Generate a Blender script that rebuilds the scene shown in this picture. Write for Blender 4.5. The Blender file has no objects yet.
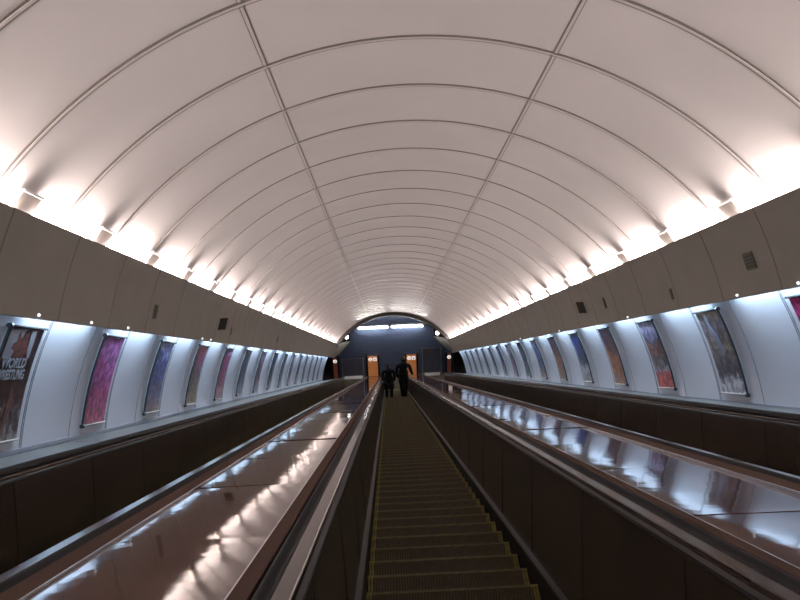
import bpy, bmesh, math, random
from mathutils import Vector, Matrix, Euler
random.seed(7)
sc = bpy.context.scene
COL = sc.collection
A30 = math.radians(30)
Z0 = 23.717                       # height of the eye above the lower landing
XC = .31                          # lateral centre of the tunnel (eye is left of the middle)
H = 1.29                          # step line below the eye, square to the slope
Y_START, Y_END = -5.0, 43.2       # vault along the slope
Y_LAND = 45.2                     # the escalators level out here
ROT = Matrix.Rotation(-A30, 4, 'X')

def W(p):                          # slope frame (across, down the slope, square to it) -> world
    return ROT @ Vector(p) + Vector((0, 0, Z0))

# ------------------------------------------------------------------ materials
def nodes_of(name):
    m = bpy.data.materials.new(name); m.use_nodes = True
    nt = m.node_tree; b = nt.nodes['Principled BSDF']
    return m, nt, b
def mat(name, col, rough=.5, metal=0, spec=.5, emit=None, estr=0, coat=0, noise=0, nscale=6, bump=0, bscale=40, stretch=None):
    m, nt, b = nodes_of(name)
    b.inputs['Base Color'].default_value = (*col, 1)
    b.inputs['Roughness'].default_value = rough
    b.inputs['Metallic'].default_value = metal
    b.inputs['Specular IOR Level'].default_value = spec
    b.inputs['Coat Weight'].default_value = coat
    b.inputs['Coat Roughness'].default_value = .12
    if emit:
        b.inputs['Emission Color'].default_value = (*emit, 1)
        b.inputs['Emission Strength'].default_value = estr
    if noise or bump:
        tc = nt.nodes.new('ShaderNodeTexCoord')
        src = tc.outputs['Object']
        if stretch:
            mp = nt.nodes.new('ShaderNodeMapping'); mp.inputs['Scale'].default_value = stretch
            nt.links.new(src, mp.inputs['Vector']); src = mp.outputs['Vector']
    if noise:
        n = nt.nodes.new('ShaderNodeTexNoise'); n.inputs['Scale'].default_value = nscale; n.inputs['Detail'].default_value = 4
        r = nt.nodes.new('ShaderNodeValToRGB')
        lo = [max(0, c*(1-noise)) for c in col]; hi = [min(1, c*(1+noise)) for c in col]
        r.color_ramp.elements[0].position = .3; r.color_ramp.elements[0].color = (*lo, 1)
        r.color_ramp.elements[1].position = .7; r.color_ramp.elements[1].color = (*hi, 1)
        nt.links.new(src, n.inputs['Vector']); nt.links.new(n.outputs['Fac'], r.inputs['Fac'])
        nt.links.new(r.outputs['Color'], b.inputs['Base Color'])
    if bump:
        n = nt.nodes.new('ShaderNodeTexNoise'); n.inputs['Scale'].default_value = bscale
        bp = nt.nodes.new('ShaderNodeBump'); bp.inputs['Strength'].default_value = bump; bp.inputs['Distance'].default_value = .01
        nt.links.new(src, n.inputs['Vector']); nt.links.new(n.outputs['Fac'], bp.inputs['Height'])
        nt.links.new(bp.outputs['Normal'], b.inputs['Normal'])
    return m

M = {}
M['vault'] = mat('vault_panel', (.60, .565, .56), rough=.27, spec=.5, noise=.03, nscale=1.2)
M['rib'] = mat('rib_light', (.52, .47, .45), rough=.45)
M['ribdark'] = mat('rib_groove', (.17, .15, .145), rough=.5)
M['wall'] = mat('wall_enamel', (.44, .43, .46), rough=.28, spec=.45, noise=.02, nscale=1.5)
M['joint'] = mat('panel_joint', (.16, .16, .18), rough=.6)
M['fascia'] = mat('fascia_paint', (.345, .325, .275), rough=.6, noise=.05, nscale=2)
M['fasciajoint'] = mat('fascia_joint', (.20, .18, .155), rough=.7)
M['deck'] = mat('brown_laminate', (.085, .036, .027), rough=.045, spec=.2, noise=.12, nscale=3, bump=.06, bscale=5)
M['deckgrey'] = mat('grey_laminate', (.12, .113, .105), rough=.32, spec=.12, noise=.08, nscale=3)
M['brownstrip'] = mat('brown_strip', (.085, .056, .046), rough=.7, spec=.0)
M['ledge'] = mat('ledge_laminate', (.055, .038, .031), rough=.12, spec=.22)
M['steel'] = mat('edge_steel', (.55, .56, .6), rough=.25, metal=1)
M['rubber'] = mat('handrail_rubber', (.006, .006, .007), rough=.42, spec=.3)
M['panel'] = mat('balustrade_brown', (.032, .023, .0165), rough=.25, spec=.2, noise=.2, nscale=2.5, stretch=(1, 4, .6))
M['paneljoint'] = mat('balustrade_joint', (.010, .008, .007), rough=.8, spec=.02)
M['skirt'] = mat('skirt_dark', (.006, .0055, .005), rough=.6, spec=.1)
M['skirttrim'] = mat('skirt_trim', (.028, .026, .024), rough=.5, spec=.15)
M['tread'] = mat('tread_metal', (.060, .047, .021), rough=.55, metal=.2, spec=.2, noise=.2, nscale=14)
M['riser'] = mat('riser_metal', (.02, .018, .016), rough=.6, metal=.2)
M['groove'] = mat('tread_groove', (.008, .0075, .0065), rough=.8)
M['yellow'] = mat('step_yellow', (.12, .10, .004), rough=.6, noise=.35, nscale=25)
M['nose'] = mat('step_nose', (.062, .053, .012), rough=.6, noise=.35, nscale=25)
M['black'] = mat('black_plastic', (.012, .012, .013), rough=.4)
M['dark'] = mat('dark_paint_unlit_hall', (.012, .010, .009), rough=.8)  # rails and slab; on the hall surfaces its darkness is painted shade
M['gappost'] = mat('unlit_gap_post_brown', (.012, .009, .008), rough=.7)  # shade of the unlit gap past the vault as colour; also sign posts
M['alu'] = mat('frame_aluminium', (.62, .63, .66), rough=.35, metal=.6)
M['white'] = mat('white_enamel', (.72, .72, .73), rough=.4)
M['tray'] = mat('tray_enamel', (.80, .70, .64), rough=.5)
M['screen'] = mat('screen_bluegrey', (.17, .19, .25), rough=.3, noise=.12, nscale=3)
M['landing'] = mat('landing_stone', (.13, .11, .09), rough=.25, noise=.2, nscale=4)
M['tube'] = mat('lamp_tube', (.9, .9, .9), emit=(1, .93, .84), estr=48)
M['bulb'] = mat('bulb_white', (.9, .9, .9), emit=(1, .95, .9), estr=6)
M['studglow'] = mat('stud_light', (.9, .9, .9), emit=(.95, .97, 1), estr=1.2)
M['orange'] = mat('orange_acrylic', (.50, .22, .09), rough=.25, emit=(1, .34, .11), estr=.20)
M['redorange'] = mat('rust_acrylic', (.34, .12, .075), rough=.3, emit=(1, .25, .12), estr=.03)
M['picto'] = mat('pictogram_white', (.85, .85, .82), emit=(1, .93, .85), estr=.9)
M['glyph'] = mat('pictogram_dark', (.22, .06, .02), rough=.5)
M['grille'] = mat('vent_grille', (.06, .055, .045), rough=.6)
M['vent'] = mat('vent_frame', (.13, .12, .085), rough=.6)
M['spk'] = mat('speaker_body', (.30, .25, .21), rough=.5)
M['rail'] = mat('rail_white', (.86, .87, .9), rough=.2)
M['inkred'] = mat('ink_red', (.10, .03, .025), rough=.4, noise=.6, nscale=30)
M['inkgrey'] = mat('ink_grey', (.21, .21, .235), rough=.4)
M['skin'] = mat('skin', (.34, .19, .13), rough=.55)
M['coat'] = mat('black_cloth', (.008, .008, .009), rough=.9, spec=.2)
M['coat2'] = mat('navy_cloth', (.007, .007, .010), rough=.9, spec=.2)
M['jean'] = mat('dark_denim', (.012, .016, .024), rough=.9, spec=.2)
M['hair'] = mat('dark_hair', (.010, .008, .007), rough=.7)
M['shoe'] = mat('shoe_black', (.008, .008, .008), rough=.5)

def tile_mat():                    # blue-grey rows of narrow cladding in the hall
    m, nt, b = nodes_of('blue_cladding')
    tc = nt.nodes.new('ShaderNodeTexCoord'); mp = nt.nodes.new('ShaderNodeMapping')
    mp.inputs['Rotation'].default_value = (math.pi/2, 0, 0)
    br = nt.nodes.new('ShaderNodeTexBrick')
    br.inputs['Color1'].default_value = (.14, .20, .34, 1); br.inputs['Color2'].default_value = (.16, .22, .37, 1)
    br.inputs['Mortar'].default_value = (.05, .06, .09, 1); br.inputs['Scale'].default_value = 3
    br.inputs['Brick Width'].default_value = 1.6; br.inputs['Row Height'].default_value = .3; br.inputs['Mortar Size'].default_value = .012
    nt.links.new(tc.outputs['Object'], mp.inputs['Vector']); nt.links.new(mp.outputs['Vector'], br.inputs['Vector'])
    nt.links.new(br.outputs['Color'], b.inputs['Base Color']); b.inputs['Roughness'].default_value = .35
    return m
M['tile'] = tile_mat()

def poster_mat(name, stops, seed, scale=8, mix=.55):
    """printed sheet: blotches of ink whose palette changes from foot to head"""
    m, nt, b = nodes_of(name)
    tc = nt.nodes.new('ShaderNodeTexCoord')
    sep = nt.nodes.new('ShaderNodeSeparateXYZ'); nt.links.new(tc.outputs['Generated'], sep.inputs[0])
    mp = nt.nodes.new('ShaderNodeMapping'); mp.inputs['Location'].default_value = (seed*1.7, seed*.9, seed*2.3)
    nt.links.new(tc.outputs['Object'], mp.inputs['Vector'])
    n = nt.nodes.new('ShaderNodeTexNoise'); n.inputs['Scale'].default_value = scale; n.inputs['Detail'].default_value = 5; n.inputs['Roughness'].default_value = .65
    nt.links.new(mp.outputs['Vector'], n.inputs['Vector'])
    sub = nt.nodes.new('ShaderNodeMath'); sub.operation = 'SUBTRACT'; sub.inputs[1].default_value = .5
    mul = nt.nodes.new('ShaderNodeMath'); mul.operation = 'MULTIPLY'; mul.inputs[1].default_value = mix
    add = nt.nodes.new('ShaderNodeMath'); add.operation = 'ADD'
    nt.links.new(n.outputs['Fac'], sub.inputs[0]); nt.links.new(sub.outputs[0], mul.inputs[0])
    nt.links.new(mul.outputs[0], add.inputs[0]); nt.links.new(sep.outputs['Z'], add.inputs[1])
    r = nt.nodes.new('ShaderNodeValToRGB'); el = r.color_ramp.elements
    while len(el) < len(stops): el.new(.5)
    for e, (p, c) in zip(el, stops): e.position = p; e.color = (*c, 1)
    nt.links.new(add.outputs[0], r.inputs['Fac'])
    n2 = nt.nodes.new('ShaderNodeTexNoise'); n2.inputs['Scale'].default_value = 13; n2.inputs['Detail'].default_value = 3
    nt.links.new(mp.outputs['Vector'], n2.inputs['Vector'])
    r2 = nt.nodes.new('ShaderNodeValToRGB'); r2.color_ramp.elements[0].position = .43; r2.color_ramp.elements[0].color = (.22, .22, .22, 1)
    r2.color_ramp.elements[1].position = .57; r2.color_ramp.elements[1].color = (1, 1, 1, 1)
    nt.links.new(n2.outputs['Fac'], r2.inputs['Fac'])
    mx = nt.nodes.new('ShaderNodeMixRGB'); mx.blend_type = 'MULTIPLY'; mx.inputs['Fac'].default_value = .8
    nt.links.new(r.outputs['Color'], mx.inputs['Color1']); nt.links.new(r2.outputs['Color'], mx.inputs['Color2'])
    nt.links.new(mx.outputs['Color'], b.inputs['Base Color']); b.inputs['Roughness'].default_value = .35
    return m

# ------------------------------------------------------------------ mesh building
class MB:
    def __init__(s): s.v = []; s.f = []; s.mi = []; s.sm = []
    def add(s, vs, fs, mi=0, smooth=False):
        o = len(s.v); s.v += [tuple(v) for v in vs]
        for f in fs: s.f.append(tuple(i+o for i in f)); s.mi.append(mi); s.sm.append(smooth)
        return s
    def box(s, a, b, mi=0):
        x0, y0, z0 = a; x1, y1, z1 = b
        return s.add([(x0,y0,z0),(x1,y0,z0),(x1,y1,z0),(x0,y1,z0),(x0,y0,z1),(x1,y0,z1),(x1,y1,z1),(x0,y1,z1)],
              [(0,3,2,1),(4,5,6,7),(0,1,5,4),(1,2,6,5),(2,3,7,6),(3,0,4,7)], mi)
    def sweep(s, prof, ys, mi=0, smooth=False):     # closed (x,z) profile along y
        n = len(prof); o = []
        for y in ys: o += [(x, y, z) for x, z in prof]
        fs = []
        for k in range(len(ys)-1):
            for i in range(n):
                j = (i+1) % n; fs.append((k*n+i, k*n+j, (k+1)*n+j, (k+1)*n+i))
        s.add(o, fs, mi, smooth)
        s.add(o[:n], [tuple(range(n))[::-1]], mi); s.add(o[-n:], [tuple(range(n))], mi)
        return s
    def cyl(s, a, b, r, n=12, mi=0, r2=None):
        a = Vector(a); b = Vector(b); d = (b-a).normalized(); r2 = r if r2 is None else r2
        u = d.orthogonal().normalized(); w = d.cross(u); vs = []
        for c, rr in ((a, r), (b, r2)):
            vs += [c + rr*(math.cos(t)*u + math.sin(t)*w) for t in [2*math.pi*i/n for i in range(n)]]
        s.add(vs, [(i, (i+1) % n, n+(i+1) % n, n+i) for i in range(n)], mi, True)
        s.add(vs[:n], [tuple(range(n))[::-1]], mi); s.add(vs[n:], [tuple(range(n))], mi)
        return s
    def ball(s, c, r, mi=0, n=12, m=8, sc_=(1,1,1)):
        vs = []; fs = []
        for i in range(m+1):
            t = math.pi*i/m
            for j in range(n):
                p = 2*math.pi*j/n
                vs.append((c[0]+r*sc_[0]*math.sin(t)*math.cos(p), c[1]+r*sc_[1]*math.sin(t)*math.sin(p), c[2]+r*sc_[2]*math.cos(t)))
        for i in range(m):
            for j in range(n): fs.append((i*n+j, (i+1)*n+j, (i+1)*n+(j+1) % n, i*n+(j+1) % n))
        return s.add(vs, fs, mi, True)
    def mesh(s, name, mats, org=(0,0,0)):
        me = bpy.data.meshes.new(name); o = Vector(org)
        me.from_pydata([Vector(v)-o for v in s.v], [], s.f)
        for m in mats: me.materials.append(m)
        for p, mi, sm in zip(me.polygons, s.mi, s.sm): p.material_index = mi; p.use_smooth = sm
        bm = bmesh.new(); bm.from_mesh(me); bmesh.ops.remove_doubles(bm, verts=bm.verts, dist=1e-5)
        bmesh.ops.recalc_face_normals(bm, faces=bm.faces); bm.to_mesh(me); bm.free()
        return me

def tagit(o, label=None, cat=None, group=None, kind=None):
    if label: o['label'] = label
    if cat: o['category'] = cat
    if group: o['group'] = group
    if kind: o['kind'] = kind
    return o
def place(o, org, slope):
    if slope: o.location = W(org); o.rotation_euler = (-A30, 0, 0)
    else: o.location = org
def thing(name, label, cat, org, slope=True, group=None):
    o = bpy.data.objects.new(name, None); o.empty_display_size = .1; COL.objects.link(o)
    place(o, org, slope); o['org'] = list(org)
    return tagit(o, label, cat, group)
def part(name, mb, mats, par, org=None, label=None, kind=None, local=False):
    """a mesh given in its thing's frame coordinates, child of that thing"""
    org = par['org'] if org is None else org
    me = mb if isinstance(mb, bpy.types.Mesh) else mb.mesh(name, mats if isinstance(mats, (list, tuple)) else [mats], org)
    o = bpy.data.objects.new(name, me); COL.objects.link(o); o.parent = par
    o['org'] = list(org)
    if not local: o.location = Vector(org) - Vector(par['org'])
    return tagit(o, label, None, None, kind)
def single(name, mb, mats, org, slope=True, label=None, cat=None, group=None, kind=None):
    me = mb.mesh(name, mats if isinstance(mats, (list, tuple)) else [mats], org)
    o = bpy.data.objects.new(name, me); COL.objects.link(o); place(o, org, slope); o['org'] = list(org)
    return tagit(o, label, cat, group, kind)
ORD = ['first','second','third','fourth','fifth','sixth','seventh','eighth','ninth','tenth','eleventh','twelfth','thirteenth',
       'fourteenth','fifteenth','sixteenth','seventeenth','eighteenth','nineteenth','twentieth','twenty-first','twenty-second',
       'twenty-third','twenty-fourth','twenty-fifth','twenty-sixth','twenty-seventh','twenty-eighth','twenty-ninth','thirtieth']

# ------------------------------------------------------------------ the tunnel shell
CZ, RV, RWALL = -.95, 3.622, 3.5
def arc_pts(r, z_lo, n, z_hi=None):               # from the left foot over the crown to the right foot
    a = math.acos(max(-1, min(1, (z_lo-CZ)/r)))
    return [(XC + r*math.sin(t), CZ + r*math.cos(t)) for t in [-a + 2*a*i/n for i in range(n+1)]]
def frange(a, b, st):
    n = max(1, round((b-a)/st)); return [a+(b-a)*i/n for i in range(n+1)]

inner = arc_pts(RV, .95, 72); outer = arc_pts(RV+.12, .95, 72)
vb = MB(); ys = frange(Y_START, Y_END, 1.2); prof = inner + outer[::-1]
vb.sweep(prof, ys, 0, True)
vault = single('ceiling', vb, M['vault'], (XC, 20, RV+CZ), kind='structure', label='white vaulted tunnel ceiling of curved panels')
for p in vault.data.polygons: p.use_smooth = abs(p.normal.y) < .5
# ribs: a pale strip between two grooves
def rib_mb(y):
    b = MB(); a = math.acos((1.0-CZ)/RV)
    for y0, y1, pr, mi in ((y-.038, y-.014, .007, 1), (y-.014, y+.014, .011, 0), (y+.014, y+.038, .007, 1)):
        i_ = arc_pts(RV-pr, 1.0, 56); o_ = arc_pts(RV+.004, 1.0, 56)
        b.sweep(i_ + o_[::-1], [y0, y1], mi, False)
    return b
y = 6.78 - 1.205*9
while y < Y_END-.2:
    part('rib', rib_mb(y), [M['rib'], M['ribdark']], vault); y += 1.205
for off in (-1.20, 1.17):
    b = MB(); t = math.asin(off/RV)
    def pt(r, ww): return (XC + r*math.sin(t) + ww*math.cos(t), CZ + r*math.cos(t) - ww*math.sin(t))
    for w0, w1, pr, mi in ((-.020, -.012, .003, 1), (-.012, .012, .005, 0), (.012, .020, .003, 1)):
        b.sweep([pt(RV-pr, w0), pt(RV-pr, w1), pt(RV+.003, w1), pt(RV+.003, w0)], [Y_START, Y_END], mi)
    part('seam_strip', b, [M['rib'], M['ribdark']], vault)

def wall_x(z, s, r=RWALL): return XC + s*math.sqrt(r*r-(z-CZ)**2)
W_END = {-1: 41.0, 1: 41.4}
JOINT = {-1: (8.47-1.1*13, 1.1), 1: (8.6-1.125*13, 1.125)}
for s, nm in ((-1, 'wall_left'), (1, 'wall_right')):
    zs = [-.66 + 1.62*i/20 for i in range(21)]
    pr = [(wall_x(z, s), z) for z in zs] + [(wall_x(z, s, RWALL+.1), z) for z in zs[::-1]]
    b = MB().sweep(pr, frange(Y_START, W_END[s], 1.2), 0, True)
    y0, st = JOINT[s]; k = 0                        # dark joints between the enamel panels, every second one double
    while y0 + st*k < W_END[s]-.1:
        yy = y0+st*k
        if yy > Y_START:
            for dy in ((0,) if (k % 2) else (-.016, .016)):
                zj = zs[::2]
                q = [(wall_x(z, s, RWALL-.003), z) for z in zj] + [(wall_x(z, s, RWALL+.01), z) for z in zj[::-1]]
                b.sweep(q, [yy+dy-.006, yy+dy+.006], 1)
        k += 1
    w = single(nm, b, [M['wall'], M['joint']], (wall_x(0, s), 20, 0), kind='structure', label='curved white enamel panel wall on the %s side' % nm[5:])
    b = MB()                                        # foot strip
    xa = wall_x(-.59, s); b.sweep([(xa, -.6), (xa-s*.03, -.6), (xa-s*.03, -.565), (xa, -.565)], [Y_START, W_END[s]])
    single('baseboard_'+nm[5:], b, M['joint'], (xa, 20, -.6), kind='structure')

# fascia with the light trough behind its lip
F_LO, F_HI, F_ZLO, F_ZHI = 3.0, 2.80, .477, 1.18
def fas(s, t, th=0): return (XC + s*(F_LO+(F_HI-F_LO)*t + .02*math.sin(math.pi*t) + th), F_ZLO+(F_ZHI-F_ZLO)*t)
fascia = {}
for s, nm in ((-1, 'trim_1'), (1, 'trim_2')):
    ts = [i/8 for i in range(9)]
    pr = [fas(s, t) for t in ts] + [fas(s, t, .03) for t in ts[::-1]]
    b = MB().sweep(pr, frange(Y_START, Y_END, 1.2), 0)
    yy = 5.76 - 1.245*8
    while yy < Y_END:
        if yy > Y_START:
            q = [fas(s, t, -.002) for t in ts] + [fas(s, t, .01) for t in ts[::-1]]
            b.sweep(q, [yy-.007, yy+.007], 1)
        yy += 1.245
    # curved return past the end of the vault
    n = 8; fr = []; bk = []
    lo0 = Vector((fas(s, 0)[0], Y_END, F_ZLO)); hi0 = Vector((fas(s, 1)[0], Y_END, F_ZHI))
    tip = Vector((-1.96, 45.1, 1.30)) if s < 0 else Vector((2.50, 45.1, 1.37))
    for i in range(n+1):
        t = i/n
        lo = lo0.lerp(tip, t) + Vector((s*.10, 0, -.14))*math.sin(math.pi*t); hi = hi0.lerp(tip, t) + Vector((0, 0, .06*t))
        fr += [lo, hi]; bk += [lo+Vector((s*.03, .03, 0)), hi+Vector((s*.03, .03, 0))]
    b.add(fr, [(2*i, 2*i+1, 2*i+3, 2*i+2) for i in range(n)], 0, True); b.add(bk, [(2*i, 2*i+2, 2*i+3, 2*i+1) for i in range(n)], 0, True)
    m_ = 2*(n+1); allv = fr+bk
    b.add(allv, [(2*i, 2*i+2, m_+2*i+2, m_+2*i) for i in range(n)] + [(2*i+1, m_+2*i+1, m_+2*i+3, 2*i+3) for i in range(n)], 0)
    f = single(nm, b, [M['fascia'], M['fasciajoint']], (fas(s, .5)[0], 20, .8), kind='structure', label='taupe light-cove fascia along the %s side' % ('left' if s < 0 else 'right'))
    fascia[s] = f
    for yy in ((6.6, 7.77, 8.86, 12.4, 13.0) if s < 0 else (6.71, 7.9, 11.55, 16.2, 21.0)):
        x, z = fas(s, .04); b = MB().ball((x-s*.008, yy, z), .012).cyl((x, yy, z), (x-s*.006, yy, z), .014)
        part('stud_light', b, M['studglow'], f, (x, yy, z), label='small glowing white stud')
# trough floor closing the cove
for s, nm in ((-1, 'trim_3'), (1, 'trim_4')):
    x0 = fas(s, .62, .03)[0]; x1 = wall_x(.9, s)
    b = MB().sweep([(x0, .92), (x1+s*.35, .92), (x1+s*.35, .95), (x0, .95)], [Y_START, Y_END])
    single(nm, b, M['white'], (x0, 20, .92), kind='structure')

# upper end behind the eye, dark ring standing in for the unlit gap at the lower mouth
b = MB(); pr = arc_pts(RV+.1, -1.4, 48); b.sweep(pr, [Y_START-.1, Y_START-.001])
single('wall_back', b, M['fascia'], (XC, Y_START, 0), kind='structure')
i_ = arc_pts(3.46, .95, 60); o_ = arc_pts(RV+.12, .95, 60)
b = MB().sweep(i_+o_[::-1], [Y_END+.01, Y_END+.7])
single('gap_shade_ring', b, M['gappost'], (XC, Y_END+.3, RV+CZ), kind='structure', label='dark arch ring in place of the unlit gap past the vault')

# ------------------------------------------------------------------ lamps in the troughs
def area(name, c, dirv, sx, sy, power, colr, yaxis=True):
    l = bpy.data.lights.new(name, 'AREA'); l.shape = 'RECTANGLE'; l.size = sx; l.size_y = sy; l.energy = power; l.color = colr
    o = bpy.data.objects.new(name, l); COL.objects.link(o); o.location = W(c)
    d = (ROT.to_3x3() @ Vector(dirv)).normalized(); ax = (ROT.to_3x3() @ Vector((0, 1, 0)))
    zz = -d; yy = ax; xx = yy.cross(zz).normalized(); yy = zz.cross(xx)
    o.rotation_euler = Matrix((xx, yy, zz)).transposed().to_euler()
    return o
P_COVE, P_WALL = 33.0, 26.0
for s in (-1, 1):
    y0, st = (6.0, 1.62) if s < 0 else (7.52, 1.74)
    k = -7; n = 0
    while y0+st*k < Y_END-.6:
        ga, gb = y0+st*k, y0+st*(k+1)
        x, z = XC+s*2.866, 1.168
        if gb > .5:
            area('cove_lamp', (x, (ga+gb)/2, z), (-s*.35, 0, 1.0), .035, st-.34, P_COVE*(st-.34)/1.2, (1, .86, .80))
        if ga > 4:                                   # pale gear box where two tubes meet
            vx = lambda z, p: XC + s*(math.sqrt(RV*RV-(z-CZ)**2)-p)
            xv = vx(1.2, .02); b = MB(); L = .16
            b.sweep([(vx(1.20, .022), 1.20), (vx(1.20, .062), 1.20), (vx(1.31, .054), 1.31), (vx(1.31, .022), 1.31)], [ga-L, ga+L])
            gb_ = thing('gear_box', 'small pale gear box in the %s light trough, %s from the near end' % ('left' if s < 0 else 'right', ORD[n]), 'light fitting',
                        (xv, ga, 1.20), group='gear boxes in the %s light trough' % ('left' if s < 0 else 'right'))
            part('housing', b, M['tray'], gb_)
            c = MB().sweep([(vx(1.311, .022), 1.311), (vx(1.311, .062), 1.311), (vx(1.324, .062), 1.324), (vx(1.324, .022), 1.324)], [ga-L-.01, ga+L+.01])
            part('lid', c, M['white'], gb_); n += 1
        k += 1
    y0, st = (6.30+.12, 2.2) if s < 0 else (6.50, 2.25)
    k = -5
    while y0+st*k < W_END[s]-1:
        a = y0+st*k+.36; bb = y0+st*(k+1)-.36
        if a > Y_START:
            area('wall_lamp', (XC+s*3.06, (a+bb)/2, .62), (s*.5, 0, -1), .04, bb-a, P_WALL, (.54, .76, 1))
        k += 1

# ------------------------------------------------------------------ escalators
TREAD, RISE = .390*math.cos(A30), .390*math.sin(A30)
def step_mesh(w):
    b = MB(); hw = w/2; n = 56; pw = w/n
    # local world-axis frame: origin at the front nose; tread runs back (-y), riser drops at y=0
    b.box((-hw, -TREAD, -.03), (hw, -.0, -.012), 2)
    for i in range(n):
        x0 = -hw + pw*i
        edge = i < 2 or i >= n-2
        b.box((x0+pw*.18, -TREAD+.002, -.012), (x0+pw*.82, -.019, 0), 1 if edge else 0)
    b.box((-hw, -.019, -.012), (hw, 0, .0006), 4)
    for e in (-1, 1): b.box((min(e*hw, e*(hw-.035)), -.019, .0006), (max(e*hw, e*(hw-.035)), 0, .0012), 1)
    b.box((-hw, -.012, -RISE-.02), (hw, -.001, -.03), 3)
    for i in range(n//2):
        x0 = -hw + 2*pw*i; b.box((x0+pw*.5, -.001, -RISE-.01), (x0+pw*1.5, .006, -.03), 3)
    return b.mesh('step', [M['tread'], M['yellow'], M['groove'], M['riser'], M['nose']])
STEP = step_mesh(.985)
def balustrade_prof(cx, s, lift=0):
    f = lambda a, z: (cx+s*a, z+lift)
    return f
def make_escalator(cx, label, which):
    root = thing('escalator', label, 'escalator', (cx, 20, -H))
    # steps: one mesh shared by all
    ROTI = ROT.to_3x3().inverted()
    if which == 'centre':
        k = 0; y = 4.97-.39*2
        far = []
        while y < Y_LAND-.05:
            if k < 100:
                o = bpy.data.objects.new('step', STEP); COL.objects.link(o); o.parent = root
                o.location = Vector((cx, y, -H)) - Vector(root['org']); o.rotation_euler = (A30, 0, 0)
            else: far.append(y)
            k += 1; y += .39
        far += [4.97-.39*j for j in range(3, 14)]
    else:
        far = [4.97+.39*j for j in range(-12, 103)]
    b = MB(); R3 = Matrix.Rotation(A30, 3, 'X')
    for y in far:
        for f_, mi in (([(-.49, -TREAD, 0), (.49, -TREAD, 0), (.49, -.03, 0), (-.49, -.03, 0)], 0), ([(-.49, -.03, 0), (.49, -.03, 0), (.49, 0, 0), (-.49, 0, 0)], 1),
                       ([(-.49, 0, 0), (.49, 0, 0), (.49, 0, -RISE), (-.49, 0, -RISE)], 3)):
            b.add([Vector((cx, y, -H)) + R3 @ Vector(p) for p in f_], [(0, 1, 2, 3)], mi)
    part('step_band', b, [M['tread'], M['yellow'], M['groove'], M['riser']], root, kind='stuff')
    ya, yb = -3.5, Y_LAND
    for s in (-1, 1):
        lift = .03 if (which == 'right' and s > 0) else 0
        f = balustrade_prof(cx, s, lift)
        # skirt and its trim
        b = MB().sweep([f(.503, -1.56), f(.503, -1.225), f(.54, -1.225), f(.54, -1.56)], [ya, yb]); part('skirt', b, M['skirt'], root)
        b = MB().sweep([f(.505, -1.225), f(.505, -1.212), f(.545, -1.205), f(.545, -1.225)], [ya, yb]); part('skirt_trim', b, M['skirttrim'], root)
        # inner panel with joints
        b = MB().sweep([f(.535, -1.22), f(.565, -.615), f(.60, -.615), f(.60, -1.22)], [ya, yb], 0)
        yy = ya+.6
        while yy < yb:
            b.sweep([f(.5335, -1.2), f(.5635, -.625), f(.575, -.625), f(.545, -1.2)], [yy-.005, yy+.005], 1); yy += 1.38
        part('inner_panel', b, [M['panel'], M['paneljoint']], root)
        b = MB().sweep([f(.562, -.618), f(.562, -.604), f(.578, -.598), f(.585, -.604), f(.585, -.618)], [ya, yb]); part('edge_strip', b, M['skirttrim'], root)
        b = MB().sweep([f(.583, -.616), f(.583, -.583), f(.587, -.5795), f(.634, -.581), f(.634, -.616)], [ya, yb]); part('ledge', b, M['ledge'], root)
        far_side = (which == 'left' and s < 0) or (which == 'right' and s > 0)
        c = (cx+s*.662, -.592+lift+(.026 if far_side else 0)); rr = .033 if far_side else .027
        pr = [(c[0]+rr*math.cos(t), c[1]+rr*.93*math.sin(t)) for t in [2*math.pi*i/14 for i in range(14)]]
        b = MB().sweep(pr, [ya, yb], 0, True)
        part('handrail', b, M['rubber'], root)
        b = MB().sweep([f(.634, -.616), f(.634, -.598), f(.694, -.598), f(.694, -.616)], [ya, yb]); part('handrail_guide', b, M['black'], root)
        b = MB().sweep([f(.695, -.62), f(.695, -.578), f(.703, -.576), f(.757, -.590), f(.757, -.62)], [ya, yb]); part('cover_strip', b, M['brownstrip'], root)
        b = MB().sweep([f(.757, -.62), f(.757, -.588), f(.763, -.588), f(.763, -.62)], [ya, yb]); part('bead', b, M['steel'], root)
        # rounded newel closing the balustrade at the landing
        b = MB(); cyl_c = []
        pts = [(yb, -1.22), (yb, -.60)] + [(yb+.30*math.sin(t), -.91+.31*math.cos(t)) for t in [math.pi*i/10 for i in range(1, 10)]]
        xa, xb = sorted((cx+s*.565, cx+s*.757)); n = len(pts)
        vs = [(xa, y_, z_+lift) for y_, z_ in pts] + [(xb, y_, z_+lift) for y_, z_ in pts]
        b.add(vs, [tuple(range(n)), tuple(range(n, 2*n))[::-1]] + [(i, (i+1) % n, n+(i+1) % n, n+i) for i in range(n)])
        part('newel', b, M['panel'], root)
    return root
CXE = {'left': XC-2.095, 'centre': XC, 'right': XC+2.095}
make_escalator(CXE['centre'], 'middle escalator with yellow-edged steps leading down to the two people', 'centre')
make_escalator(CXE['left'], 'escalator on the left between the brown deck and the grey deck by the wall', 'left')
make_escalator(CXE['right'], 'escalator on the right between the shiny brown deck and the grey deck by the wall', 'right')

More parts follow.
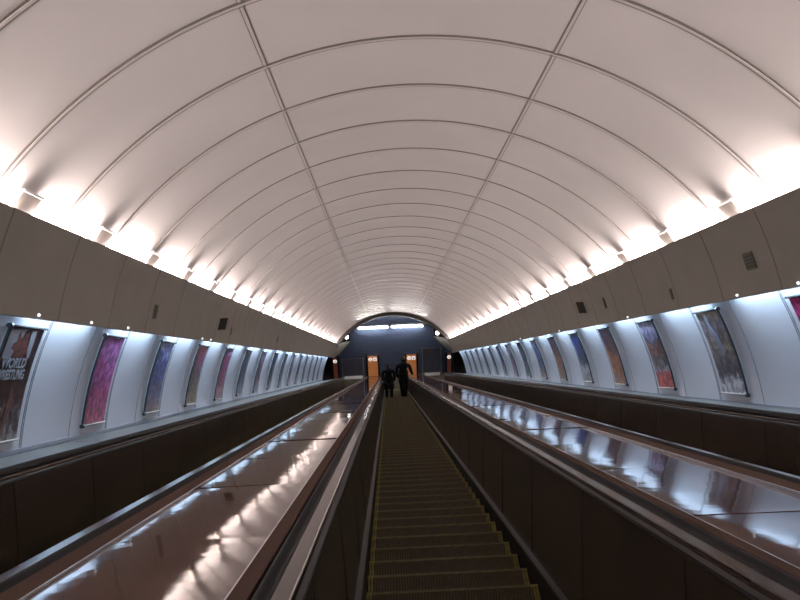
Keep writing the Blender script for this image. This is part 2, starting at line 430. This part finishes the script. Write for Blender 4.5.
def deck(x0, x1, z, name, label, m, tilt, split=1.38, y0=3.15):
    d = thing(name, label, 'deck', ((x0+x1)/2, 20, z))
    y = y0 - split*4
    while y < Y_LAND:
        ya, yb = max(y, -3.5)+.004, min(y+split, Y_LAND)-.004
        if yb > ya:
            b = MB(); r = lambda: random.uniform(-tilt, tilt); nx, ny = 4, 6
            base = [r() for _ in range(4)]; vs = []
            for j in range(ny+1):
                for i in range(nx+1):
                    u, v = i/nx, j/ny
                    zz = z + base[0]*(1-u)*(1-v)+base[1]*u*(1-v)+base[2]*(1-u)*v+base[3]*u*v + random.uniform(-tilt, tilt)*.2
                    vs.append((x0+(x1-x0)*u, ya+(yb-ya)*v, zz))
            top = len(vs); vs += [(x, yy_, z-.02) for x, yy_, _ in vs]
            fs = []; w_ = nx+1
            for j in range(ny):
                for i in range(nx):
                    a = j*w_+i; fs.append((a, a+1, a+w_+1, a+w_)); fs.append((top+a, top+a+w_, top+a+w_+1, top+a+1))
            for i in range(nx): fs.append((i, top+i, top+i+1, i+1)); k = ny*w_+i; fs.append((k, k+1, top+k+1, top+k))
            for j in range(ny): a = j*w_; fs.append((a, a+w_, top+a+w_, top+a)); a += nx; fs.append((a, top+a, top+a+w_, a+w_))
            b.add(vs, fs, 0, True)
            o = part('deck_panel', b, m, d)
            for p in o.data.polygons: p.use_smooth = True
            o.data.set_sharp_from_angle(angle=math.radians(30))
        y += split
    b = MB().box((x0+.005, -3.5, -1.555), (x1-.005, Y_LAND, z-.028)); part('pier', b, M['panel'], d)
    return d
single('floor_shaft', MB().box((-3.6, -3.6, -1.70), (4.2, Y_LAND-.3, -1.56)), M['dark'], (XC, 20, -1.6), kind='structure', label='dark slab under the escalators')
deck(CXE['left']+.766, CXE['centre']-.766, -.600, 'escalator_deck', 'glossy brown deck between the left and middle escalators', M['deck'], .0045)
deck(CXE['centre']+.766, CXE['right']-.766, -.600, 'escalator_deck', 'glossy brown deck mirroring blue light between the middle and right escalators', M['deck'], .0045)
deck(wall_x(-.59, -1)+.034, CXE['left']-.766, -.603, 'escalator_deck', 'grey deck along the foot of the left wall', M['deckgrey'], .001, 2.6)
deck(CXE['right']+.766, wall_x(-.58, 1)-.034, -.583, 'escalator_deck', 'grey deck along the foot of the right wall', M['deckgrey'], .001, 2.6)

# ------------------------------------------------------------------ posters
def pmesh(s, y0, y1, z0, z1, lift, th, nz=14, ny=1):
    b = MB(); zs = [z0+(z1-z0)*i/nz for i in range(nz+1)]
    pr = [(wall_x(z, s, RWALL-lift), z) for z in zs] + [(wall_x(z, s, RWALL-lift+th), z) for z in zs[::-1]]
    return b.sweep(pr, [y0, y1], 0, False)
K = (.02, .018, .02)
PAL = {
 'brown':  [(0, (.22, .19, .18)), (.22, (.05, .03, .03)), (.42, (.10, .035, .02)), (.62, (.02, .012, .014)), (.8, (.06, .02, .02)), (1, (.03, .014, .02))],
 'pink':   [(0, (.42, .10, .16)), (.3, (.36, .05, .16)), (.55, (.40, .10, .30)), (.8, (.46, .16, .42)), (1, (.40, .14, .40))],
 'blue':   [(0, (.30, .20, .16)), (.22, (.22, .16, .18)), (.45, (.07, .10, .32)), (.65, (.16, .15, .24)), (.85, (.05, .07, .34)), (1, (.45, .46, .62))],
 'olive':  [(0, (.36, .24, .12)), (.28, (.26, .20, .12)), (.45, (.05, .05, .06)), (.65, (.30, .18, .28)), (.85, (.32, .05, .10)), (1, (.34, .12, .10))],
 'red':    [(0, (.40, .18, .20)), (.3, (.45, .22, .26)), (.5, (.30, .04, .12)), (.75, (.36, .05, .16)), (1, (.30, .24, .40))],
 'slate':  [(0, (.30, .30, .34)), (.3, (.14, .14, .18)), (.7, (.10, .09, .13)), (1, (.06, .06, .09))],
 'plum':   [(0, (.34, .30, .34)), (.35, (.20, .12, .16)), (.65, (.22, .08, .14)), (1, (.30, .28, .42))],
 'navy':   [(0, (.26, .22, .24)), (.35, (.10, .08, .12)), (.7, (.05, .05, .14)), (1, (.05, .07, .20))],
 'tan':    [(0, (.45, .42, .46)), (.14, (.50, .46, .50)), (.22, (.05, .04, .05)), (.4, (.13, .10, .13)), (.6, (.28, .23, .18)), (.8, (.20, .16, .20)), (1, (.26, .22, .18))],
 'lilac':  [(0, (.50, .08, .06)), (.2, (.48, .07, .06)), (.25, (.40, .36, .44)), (.42, (.12, .10, .10)), (.58, (.30, .14, .10)), (.72, (.08, .08, .14)), (.85, (.44, .42, .66)), (1, (.46, .44, .60))],
 'rust':   [(0, (.26, .12, .07)), (.3, (.40, .14, .06)), (.5, (.30, .14, .08)), (.75, (.10, .06, .09)), (1, (.12, .09, .18))],
 'sky':    [(0, (.20, .16, .10)), (.12, (.40, .38, .42)), (.32, (.42, .40, .46)), (.42, (.06, .06, .10)), (.65, (.08, .10, .24)), (.88, (.06, .10, .42)), (1, (.02, .03, .05))],
 'magenta': [(0, (.40, .06, .14)), (.5, (.42, .03, .16)), (1, (.40, .03, .14))],
}
POST = {-1: ['brown', 'pink', 'blue', 'olive', 'red', 'slate', 'plum', 'navy', 'slate', 'plum', 'navy', 'slate', 'plum', 'navy', 'slate'],
         1: ['magenta', 'tan', 'lilac', 'rust', 'sky', 'rust', 'blue', 'slate', 'plum', 'navy', 'slate', 'navy', 'plum', 'slate', 'navy']}
LOOK = {'brown': 'dark brown poster with two white words', 'pink': 'pink and magenta poster', 'blue': 'blue and violet poster', 'olive': 'poster with red head and tan foot',
        'red': 'crimson poster with a pale foot', 'slate': 'slate grey poster', 'plum': 'plum and grey poster', 'navy': 'dark navy poster', 'tan': 'tan poster with a violet-black figure',
        'lilac': 'poster with lilac head and red foot', 'rust': 'rust orange and dark poster', 'sky': 'poster with blue head and pale foot', 'magenta': 'plain magenta poster'}
PMAT = {k: poster_mat('print_'+k, v, i+1, mix=(.6 if k in ('tan', 'lilac', 'sky') else 2.2)) for i, (k, v) in enumerate(PAL.items())}
def to_mesh_part(o, name, mats, par, loc, rot):
    dg = bpy.context.evaluated_depsgraph_get(); me = bpy.data.meshes.new_from_object(o.evaluated_get(dg))
    me.name = name
    if mats: me.materials.clear(); me.materials.append(mats)
    cu = o.data; bpy.data.objects.remove(o)
    n = bpy.data.objects.new(name, me); COL.objects.link(n); n.parent = par; n.location = loc; n.rotation_euler = rot
    return n
def text_part(txt, size, name, m, par, loc, basis, sx=1):
    cu = bpy.data.curves.new(name, 'FONT'); cu.body = txt; cu.size = size; cu.align_x = 'CENTER'; cu.align_y = 'CENTER'; cu.extrude = .002
    cu.offset = .004
    o = bpy.data.objects.new(name, cu); COL.objects.link(o); o.scale = (1, 1, 1)
    n = to_mesh_part(o, name, m, par, loc, basis.to_euler()); n.scale = (sx, 1, 1)
    return n
for s in (-1, 1):
    for k, pal in enumerate(POST[s]):
        ya = (6.58+2.2*k) if s < 0 else (6.68+2.25*k)
        yb = ya+.645; z0, z1 = -.475, .425
        side = 'left' if s < 0 else 'right'
        g = thing('framed_poster', '%s, %s from the near end of the %s wall' % (LOOK[pal], ORD[k], side), 'poster',
                  (wall_x(z0, s), (ya+yb)/2, z0), group='framed posters on the %s wall' % side)
        part('print', pmesh(s, ya, yb, z0, z1, .022, .006), PMAT[pal], g)
        part('backing', pmesh(s, ya-.006, yb+.004, z0-.005, z1+.005, .014, .013), M['alu'], g)
        b = MB(); xt = wall_x(z1, s, RWALL-.028); xb_ = wall_x(z0, s, RWALL-.028)
        b.cyl((xt, ya-.02, z1+.006), (xt, yb+.04, z1+.006), .011, 8); part('top_rail', b, M['dark'], g, label='black top rail')
        b = MB().cyl((xb_, ya-.02, z0-.006), (xb_, yb+.02, z0-.006), .010, 8); part('bottom_rail', b, M['spk'], g)
        part('side_rail', pmesh(s, ya-.022, ya-.010, z0, z1, .034, .022), M['black'], g)
        for xx, zz in ((xt, z1+.008), (xb_, z0-.008)):
            part('end_cap', MB().cyl((xx, ya-.05, zz), (xx, ya-.005, zz), .022, 10), M['black'], g)
        if s < 0 and k == 0:
            for txt, zc, sz in (('WORLD', .145, .155), ('WRESTLING', .055, .155)):
                xw = wall_x(zc, s, RWALL-.026); dz = .02
                up = Vector((wall_x(zc+dz, s)-wall_x(zc-dz, s), 0, 2*dz)).normalized(); xr = Vector((0, 1, 0)); nn = xr.cross(up)
                bas = Matrix((xr, up, nn)).transposed()
                t = text_part(txt, sz*.72, 'lettering', M['inkgrey'], g, Vector((xw, (ya+yb)/2-.05, zc))-Vector(g['org']), bas, sx=1.05 if txt == 'WORLD' else .82)
                t.data.transform(Matrix.Translation((0, 0, .004)))
            def blob(pts, m, nm, lift):
                b = MB(); vs = []
                for u, z in pts: vs.append((wall_x(z, s, RWALL-lift), ya+.645*u, z))
                n = len(vs); vs2 = [(v[0]-.003*s*-1*-1, v[1], v[2]) for v in vs]
                b.add(vs+vs2, [tuple(range(n)), tuple(range(n, 2*n))[::-1]]+[(i, (i+1) % n, n+(i+1) % n, n+i) for i in range(n)])
                part(nm, b, m, g)
            blob([(.03, .41), (.45, .41), (.38, .30), (.5, .24), (.36, .18), (.03, .19)], M['inkgrey'], 'pale_patch', .0245)
            blob([(.30, .40), (.42, .32), (.56, .39), (.60, .30), (.82, .25), (.62, .21), (.66, .15), (.45, .18), (.25, .15), (.30, .24), (.14, .28), (.30, .32)], M['inkred'], 'dark_figure', .0265)
            blob([(.62, .40), (.76, .41), (.80, .20), (.74, .17), (.66, .26)], M['inkgrey'], 'pale_arm', .0265)
            blob([(.55, -.08), (.68, -.10), (.60, -.30), (.52, -.42), (.44, -.41)], M['inkred'], 'red_figure', .0265)
            for zz in (-.20, -.27, -.34, -.385, -.43):
                blob([(.06, zz), (.40, zz), (.40, zz-.028), (.06, zz-.028)], M['spk'], 'text_block', .0265)
        if pal == 'tan':
            def sblob(pts, m, nm):
                b = MB(); vs = [(wall_x(z, s, RWALL-.0245), yb-.645*u, z) for u, z in pts]; n = len(vs)
                b.add(vs+[(v[0]-.003*s, v[1], v[2]) for v in vs], [tuple(range(n)), tuple(range(n, 2*n))[::-1]]+[(i, (i+1) % n, n+(i+1) % n, n+i) for i in range(n)])
                part(nm, b, m, g)
            sblob([(.30, .36), (.40, .36), (.42, .25), (.55, .12), (.62, -.02), (.52, -.08), (.40, .06), (.32, .18)], M['screen'], 'printed_figure')

# ------------------------------------------------------------------ small things on the fascias
def on_fascia(s, z):
    t = (z-F_ZLO)/(F_ZHI-F_ZLO); x, _ = fas(s, t); return x
def fbox(s, y0, y1, z0, z1, p0, p1, mi=0, b=None):
    b = b or MB(); a = (on_fascia(s, z0), z0); c = (on_fascia(s, z1), z1)
    pr = [(a[0]-s*p0, z0), (c[0]-s*p0, z1), (c[0]-s*p1, z1), (a[0]-s*p1, z0)]
    return b.sweep(pr, [y0, y1], mi)
def vent(s, yc, zc, w, h, label):
    g = thing('vent', label, 'vent', (on_fascia(s, zc), yc, zc-h/2))
    part('frame', fbox(s, yc-w/2, yc+w/2, zc-h/2, zc+h/2, .001, .008), M['vent'], g)
    for i in range(4):
        a = zc-h/2+h*(.12+.2*i); part('slat', fbox(s, yc-w*.42, yc+w*.42, a, a+h*.1, .008, .013), M['grille'], g)
vent(-1, 9.75, .725, .14, .16, 'small dark vent on the left fascia above the gap between two posters')
vent(1, 7.44, .775, .20, .15, 'square olive vent grille on the right fascia, nearest to the viewer')
vent(1, 9.62, .66, .07, .13, 'narrow dark vent on the right fascia between the olive grille and the speaker')
vent(1, 12.5, .77, .08, .16, 'thin slot vent on the right fascia just before the speaker')
vent(-1, 14.5, .69, .06, .14, 'narrow slot vent on the left fascia just past the speaker')
vent(-1, 20.5, .73, .10, .16, 'small slot vent far down the left fascia')
for s in (-1, 1):
    yc, zc = (13.55, .76) if s < 0 else (13.9, .79)
    g = thing('loudspeaker', 'small boxed loudspeaker fixed to the %s fascia' % ('left' if s < 0 else 'right'), 'speaker', (on_fascia(s, zc), yc, zc-.08))
    part('body', fbox(s, yc-.14, yc+.14, zc-.08, zc+.08, .001, .11), M['spk'], g)
    part('grille', fbox(s, yc-.155, yc-.141, zc-.09, zc+.09, .001, .12), M['grille'], g, label='dark grille')
    part('bracket', fbox(s, yc+.141, yc+.20, zc-.03, zc+.03, .001, .04), M['grille'], g)

# ------------------------------------------------------------------ lower hall (world axes)
YL, YW = 38.50, 40.0
b = MB().box((-8, YL-.02, -.25), (8.6, YW+3, 0)); single('floor', b, M['landing'], (0, YL, 0), False, kind='structure', label='stone floor of the lower landing')
b = MB().box((-2.98, YW, 0), (3.55, YW+.15, 4.4)); single('wall_front', b, M['tile'], (0, YW, 0), False, kind='structure', label='blue-grey clad end wall of the lower hall')
b = MB().box((-8, YW+2.9, 0), (8.6, YW+3, 4.4)); single('wall_far', b, M['dark'], (0, YW+3, 0), False, kind='structure')  # near-black on these hall surfaces stands in for the unlit corridor
b = MB().box((-8, YL+.35, 4.4), (8.6, YW+3, 4.5)); single('ceiling_hall', b, M['dark'], (0, YW, 4.4), False, kind='structure')
b = MB().box((-8, YL-.6, 0), (-7.9, YW+3, 4.4)); single('wall_hall_left', b, M['dark'], (-8, YW, 0), False, kind='structure')
b = MB().box((8.5, YL-.6, 0), (8.6, YW+3, 4.4)); single('wall_hall_right', b, M['dark'], (8.5, YW, 0), False, kind='structure')
for x0, x1, nm in ((-2.97, -1.97, 'gap_shade_left'), (2.50, 3.54, 'gap_shade_right')):  # added dark panels in place of the unlit gap beside the end wall
    single(nm, MB().box((x0, YW-.12, 2.25), (x1, YW-.005, 4.39)), M['gappost'], ((x0+x1)/2, YW, 2.25), False, kind='structure')
for x0, x1, side in ((-1.52, .12, 'left'), (.24, 1.95, 'right')):
    g = thing('fluorescent_lamp', 'long fluorescent lamp high on the blue end wall, %s of the pair' % side, 'lamp', ((x0+x1)/2, YW, 2.98), False, group='fluorescent lamps on the end wall')
    part('batten', MB().box((x0, YW-.10, 3.03), (x1, YW-.001, 3.10)), M['white'], g)
    part('tube', MB().cyl((x0+.03, YW-.12, 2.99), (x1-.03, YW-.12, 2.99), .026, 10), M['tube'], g)
    for xe in (x0, x1-.03): part('end_cap', MB().box((xe, YW-.16, 2.94), (xe+.03, YW-.05, 3.05)), M['alu'], g)
def sign(xc, w, h, mt, label, n, lit=True, y=YW-.001):
    g = thing('sign_panel', label, 'sign', (xc, y, .0), False)
    part('board', MB().box((xc-w/2, y-.08, 0), (xc+w/2, y, h)), mt, g)
    for e in (-1, 1):
        part('post', MB().box((xc+e*(w/2+.05)-.045, y-.14, 0), (xc+e*(w/2+.05)+.045, y, h+.12)), M['gappost'], g)
    for i in range(n):
        xx = xc + (i-(n-1)/2)*.24; zc = h-.16
        if i == 0:
            d = MB().cyl((xx, y-.095, zc), (xx, y-.081, zc), .105, 18)
            q = part('pictogram', d, M['picto'], g, label='white round pictogram')
            k = MB()
            for j in range(3): k.box((xx-.05+.035*j, y-.098, zc-.06+.035*j), (xx+.06, y-.0955, zc-.035+.035*j))
            part('symbol', k, M['glyph'], q, g['org'])
        else:
            d = MB().box((xx-.095, y-.095, zc-.1), (xx+.095, y-.081, zc+.1))
            q = part('pictogram', d, M['picto'], g, label='white square pictogram')
            k = MB().cyl((xx, y-.098, zc+.045), (xx, y-.0955, zc+.045), .025, 10).box((xx-.035, y-.098, zc-.07), (xx+.035, y-.0955, zc+.015))
            part('symbol', k, M['glyph'], q, g['org'])
    return g
sign(-.815, .52, 1.22, M['orange'], 'orange panel with two white pictograms to the left of the two people', 2)
sign(1.27, .52, 1.20, M['orange'], 'orange panel with two white pictograms to the right of the two people', 2)
sign(-2.84, .22, 1.20, M['redorange'], 'narrow rust panel at the left end of the blue wall', 1)
sign(3.31, .22, 1.16, M['redorange'], 'narrow rust panel at the right end of the blue wall', 1)
for x0, x1, h, side in ((-2.50, -1.30, 1.17, 'left'), (1.84, 2.90, 1.62, 'right')):
    g = thing('screen', 'blue-grey framed screen with a bright foot rail at the foot of the %s escalator' % side, 'screen', ((x0+x1)/2, YW-.14, 0), False)
    part('pane', MB().box((x0+.06, YW-.12, .12), (x1-.06, YW-.10, h-.05)), M['screen'], g)
    for xe in (x0, x1-.05): part('post', MB().box((xe, YW-.15, 0), (xe+.05, YW-.09, h)), M['alu'], g)
    part('top_rail', MB().box((x0+.05, YW-.14, h-.06), (x1-.05, YW-.09, h)), M['screen'], g)
    part('foot_rail', MB().add([(x0+.12, YW-.30, .02), (x1-.10, YW-.30, .02), (x1-.10, YW-.16, .13), (x0+.12, YW-.16, .13), (x0+.12, YW-.16, .02), (x1-.10, YW-.16, .02)], [(0, 1, 2, 3), (0, 4, 5, 1), (3, 2, 5, 4), (0, 3, 4), (1, 5, 2)]), M['rail'], g, label='bright white foot rail')
    if side == 'right': part('notice', MB().box((x0+.30, YW-.128, h-.28), (x0+.52, YW-.121, h-.12)), M['spk'], g)
for s in (-1, 1):
    p = (-2.10, 44.6, 1.56) if s < 0 else (2.66, 44.6, 1.56)
    g = thing('floodlight', 'small glowing white floodlight above the %s fascia end beside the dark arch' % ('left' if s < 0 else 'right'), 'lamp', p)
    part('lens', MB().ball(p, .10, n=14, m=9, sc_=(1, .6, 1.1)), M['bulb'], g)
    part('housing', MB().cyl((p[0], p[1]+.02, p[2]), (p[0]+s*.05, p[1]+.20, p[2]+.02), .11, 12, 0, .07), M['alu'], g)
    part('stem', MB().cyl((p[0]+s*.03, p[1]+.08, p[2]-.24), (p[0]+s*.03, p[1]+.10, p[2]-.05), .018, 8), M['alu'], g)

# ------------------------------------------------------------------ the two people
def skin(name, chains, m, par, sub=2, root=0, mi_fn=None):
    """chains: list of [(pos, rx, ry)...]; a chain may start from ('@', index)"""
    vs = []; es = []; rad = []
    for ch in chains:
        prev = None
        for it in ch:
            if it[0] == '@': prev = it[1] if isinstance(it[1], int) else len(vs)-1; continue
            vs.append(it[0]); rad.append((it[1], it[2] if len(it) > 2 else it[1]))
            if prev is not None: es.append((prev, len(vs)-1))
            prev = len(vs)-1
    me = bpy.data.meshes.new(name); me.from_pydata([Vector(v) for v in vs], es, [])
    o = bpy.data.objects.new(name, me); COL.objects.link(o)
    md = o.modifiers.new('Skin', 'SKIN'); md.use_smooth_shade = True; md.branch_smoothing = .3
    for i, sv in enumerate(me.skin_vertices[0].data): sv.radius = rad[i]; sv.use_root = (i == root)
    ss = o.modifiers.new('Sub', 'SUBSURF'); ss.levels = sub; ss.render_levels = sub
    bpy.context.view_layer.update()
    n = to_mesh_part(o, name, m, par, (0, 0, 0), (0, 0, 0))
    for p in n.data.polygons: p.use_smooth = True
    return n
def hand(base, d, curl, side):
    """five fingered hand chains from the wrist: d points along the hand, curl is where fingers bend to"""
    d = Vector(d).normalized(); c = Vector(curl).normalized(); a = d.cross(c).normalized()*side
    base = Vector(base); ch = [[(base, .024, .017), (base+d*.045, .036, .016), (base+d*.085, .038, .014)]]
    for i, L in enumerate((.062, .072, .068, .052)):
        o = a*(.028-.0187*i); p = base+d*.08+o
        ch.append([(p, .009), (p+d*L*.5+c*.006, .0085), (p+d*L*.78+c*L*.35, .008), (p+d*L*.85+c*L*.7, .007)])
    p = base+d*.025+a*.03
    ch.append([(p, .011), (p+d*.03+a*.022+c*.01, .0095), (p+d*.062+a*.028+c*.02, .0085)])
    return ch
def person(label, h, base, wid, legs, armL, armR, coat_len, mats, lean=0, width=1, coatr=1.0):
    k = h/1.75
    g = thing('person', label, 'person', base, False)
    V = lambda x, y, z: (x*k, y*k + lean*max(0, z-.9)*k, z*k)
    sh = .185*wid
    body = [[(V(0, 0, .95), .125*k*wid, .10*k), (V(0, .01, 1.10), .115*k*wid, .09*k), (V(0, 0, 1.27), .135*k*wid, .10*k), (V(0, -.01, 1.41), .12*k*wid, .085*k),
             (V(0, 0, 1.49), .052*k), (V(0, .012, 1.55), .05*k), (V(0, .02, 1.605), .072*k, .085*k), (V(0, .02, 1.665), .076*k, .092*k), (V(0, .012, 1.715), .055*k, .07*k)]]
    for s, (kn, an, toe) in zip((-1, 1), legs):
        body.append([('@', 0), (V(s*.09*wid, 0, .88), .088*k), (V(*kn), .055*k), (V(kn[0]*.5+an[0]*.5, kn[1]*.5+an[1]*.5-.015, (kn[2]+an[2])/2+.04), .052*k), (V(*an), .036*k), (V(an[0]*.9+toe[0]*.1, an[1], .035), .036*k), (V(*toe), .032*k)])
    for s, (el, wr) in zip((-1, 1), (armL, armR)):
        body.append([('@', 3), (V(s*sh, 0, 1.40), .058*k), (V(*el), .041*k), (V(*wr), .028*k)])
    bo = skin('body', body, M['skin'], g)
    # face on the far side, ears, hands
    f = MB(); ctr = V(0, .02, 1.64)
    hd = MB()
    hd.ball((ctr[0], ctr[1]+.10*k, ctr[2]-.005*k), .016*k, sc_=(.8, 1.3, 1.5))
    for s in (-1, 1):
        hd.ball((ctr[0]+s*.031*k, ctr[1]+.083*k, ctr[2]+.02*k), .012*k); hd.ball((ctr[0]+s*.078*k, ctr[1], ctr[2]), .027*k, sc_=(.35, .7, 1.15))
    hd.ball((ctr[0], ctr[1]+.085*k, ctr[2]-.045*k), .022*k, sc_=(1, .45, .3))
    o = part('face', hd, M['skin'], g, (0, 0, 0), local=True)
    hands = []
    for s, (el, wr) in zip((-1, 1), (armL, armR)):
        e = Vector(V(*el)); w_ = Vector(V(*wr)); d = (w_-e).normalized()
        cu = Vector((-s*.6, .6, -.3)) if abs(wr[0]) < .4 else Vector((.25*s, .2, -1))
        for c in hand(w_-d*.01, d if abs(wr[0]) < .4 else Vector((s*.25, .95, -.5)), cu, s): hands.append(c)
        skin('hand', hands, M['skin'], g, sub=1); hands = []
    # hair cap
    hb = MB(); hb.ball((ctr[0], ctr[1]-.012*k, ctr[2]+.028*k), .098*k, sc_=(.92, 1.06, 1.05), n=18, m=12); hb.ball((ctr[0], ctr[1]-.035*k, ctr[2]-.03*k), .078*k, sc_=(.95, .85, 1.0), n=16, m=10)
    part('hair', hb, M['hair'], g, (0, 0, 0), local=True)
    # coat
    z1 = coat_len
    coat = [[(V(0, 0, z1+.10), .175*k*wid*coatr, .125*k), (V(0, 0, 1.10), .165*k*wid*coatr, .12*k), (V(0, 0, 1.27), .178*k*wid, .125*k), (V(0, -.005, 1.40), .15*k*wid, .10*k), (V(0, 0, 1.475), .09*k), (V(0, .005, 1.545), .082*k)],
            [('@', 0), (V(0, 0, z1), .18*k*wid*coatr, .13*k)]]
    for s, (el, wr) in zip((-1, 1), (armL, armR)):
        e = Vector(V(*el)); w_ = Vector(V(*wr)); ww = e.lerp(w_, .92)
        coat.append([('@', 3), (V(s*sh*1.04, 0, 1.395), .078*k), (e, .062*k), (ww, .05*k)])
    skin('coat', coat, mats[0], g)
    tr = [[(V(0, 0, .97), .14*k*wid, .115*k)]]
    for s, (kn, an, toe) in zip((-1, 1), legs):
        tr.append([('@', 0), (V(s*.09*wid, 0, .85), .115*k), (V(*kn), .088*k), (V(an[0], an[1], .09), .074*k)])
    skin('trousers', tr, mats[1], g)
    for s, (kn, an, toe) in zip((-1, 1), legs):
        a = V(an[0], an[1], 0); t = V(*toe)
        sb = MB().ball((a[0]*.5+t[0]*.5, a[1]*.45+t[1]*.5, .045*k), .05*k, sc_=(.95, 2.6, .9), n=14, m=8).ball((a[0], a[1]-.01, .06*k), .055*k, sc_=(.85, 1.1, 1.05))
        part('shoe', sb, M['shoe'], g, (0, 0, 0), local=True)
    return g
def on_step(j, x):
    p = W((x, 4.97+.39*j, -H)); return (p.x, p.y-TREAD*.45, p.z)
j = round((34.6-4.97)/.39)
person('person on the left in a dark hip-length coat seen from behind, arms hanging', 1.63, on_step(j, .0), 1.14,
       (((-.10, .01, .48), (-.10, -.02, .08), (-.12, .15, .03)), ((.10, .01, .48), (.10, -.02, .08), (.12, .15, .03))),
       ((-.255, .0, 1.12), (-.25, .05, .88)), ((.255, .0, 1.12), (.25, .05, .88)), .66, (M['coat'], M['jean']), coatr=1.15)
person('taller person on the right in dark clothes, right hand out on the handrail', 1.92, on_step(j, .60), 1.1,
       (((-.07, .03, .49), (-.045, -.01, .08), (-.06, .16, .03)), ((.06, .01, .49), (.035, -.02, .08), (.055, .15, .03))),
       ((-.25, -.03, 1.13), (-.20, -.02, .88)), ((.275, .02, 1.14), (.335, .12, .925)), .86, (M['coat2'], M['coat']), coatr=.92)

# ------------------------------------------------------------------ light, camera, view
def parea(name, loc, rot, sx, sy, e, c):
    l = bpy.data.lights.new(name, 'AREA'); l.shape = 'RECTANGLE'; l.size = sx; l.size_y = sy; l.energy = e; l.color = c
    o = bpy.data.objects.new(name, l); COL.objects.link(o); o.location = loc; o.rotation_euler = rot; return o
w = bpy.data.worlds.new('World'); sc.world = w; w.use_nodes = True
w.node_tree.nodes['Background'].inputs[0].default_value = (.01, .01, .012, 1)

F = 850.0; VP = (388.0, 365.0); ROLL = math.radians(2.5)
a = Vector(((VP[0]-400)/F, -(VP[1]-300)/F, -1)).normalized()
u = Vector((-math.sin(ROLL), math.cos(ROLL), 0)); z = (u-a*u.dot(a)).normalized(); x = a.cross(z)
Rt = Matrix((x, a, z))                         # camera -> slope frame
cam = bpy.data.cameras.new('camera'); cam.sensor_fit = 'HORIZONTAL'; cam.sensor_width = 36; cam.lens = F/800*36
cam.clip_start = .05; cam.clip_end = 300
co = bpy.data.objects.new('camera', cam); COL.objects.link(co)
co.matrix_world = Matrix.Translation(W((0, 0, 0))) @ (ROT.to_3x3() @ Rt).to_4x4()
sc.camera = co
for o in bpy.data.objects:
    if 'org' in o: del o['org']
vs = sc.view_settings
sc.display_settings.display_device = 'sRGB'
vs.view_transform = 'Standard'; vs.look = 'None'; vs.exposure = 0.0; vs.gamma = 1.0; vs.use_curve_mapping = False
sc.cycles.use_denoising = True
sc.cycles.max_bounces = 10; sc.cycles.diffuse_bounces = 6; sc.cycles.glossy_bounces = 4
sc.cycles.sample_clamp_indirect = 8
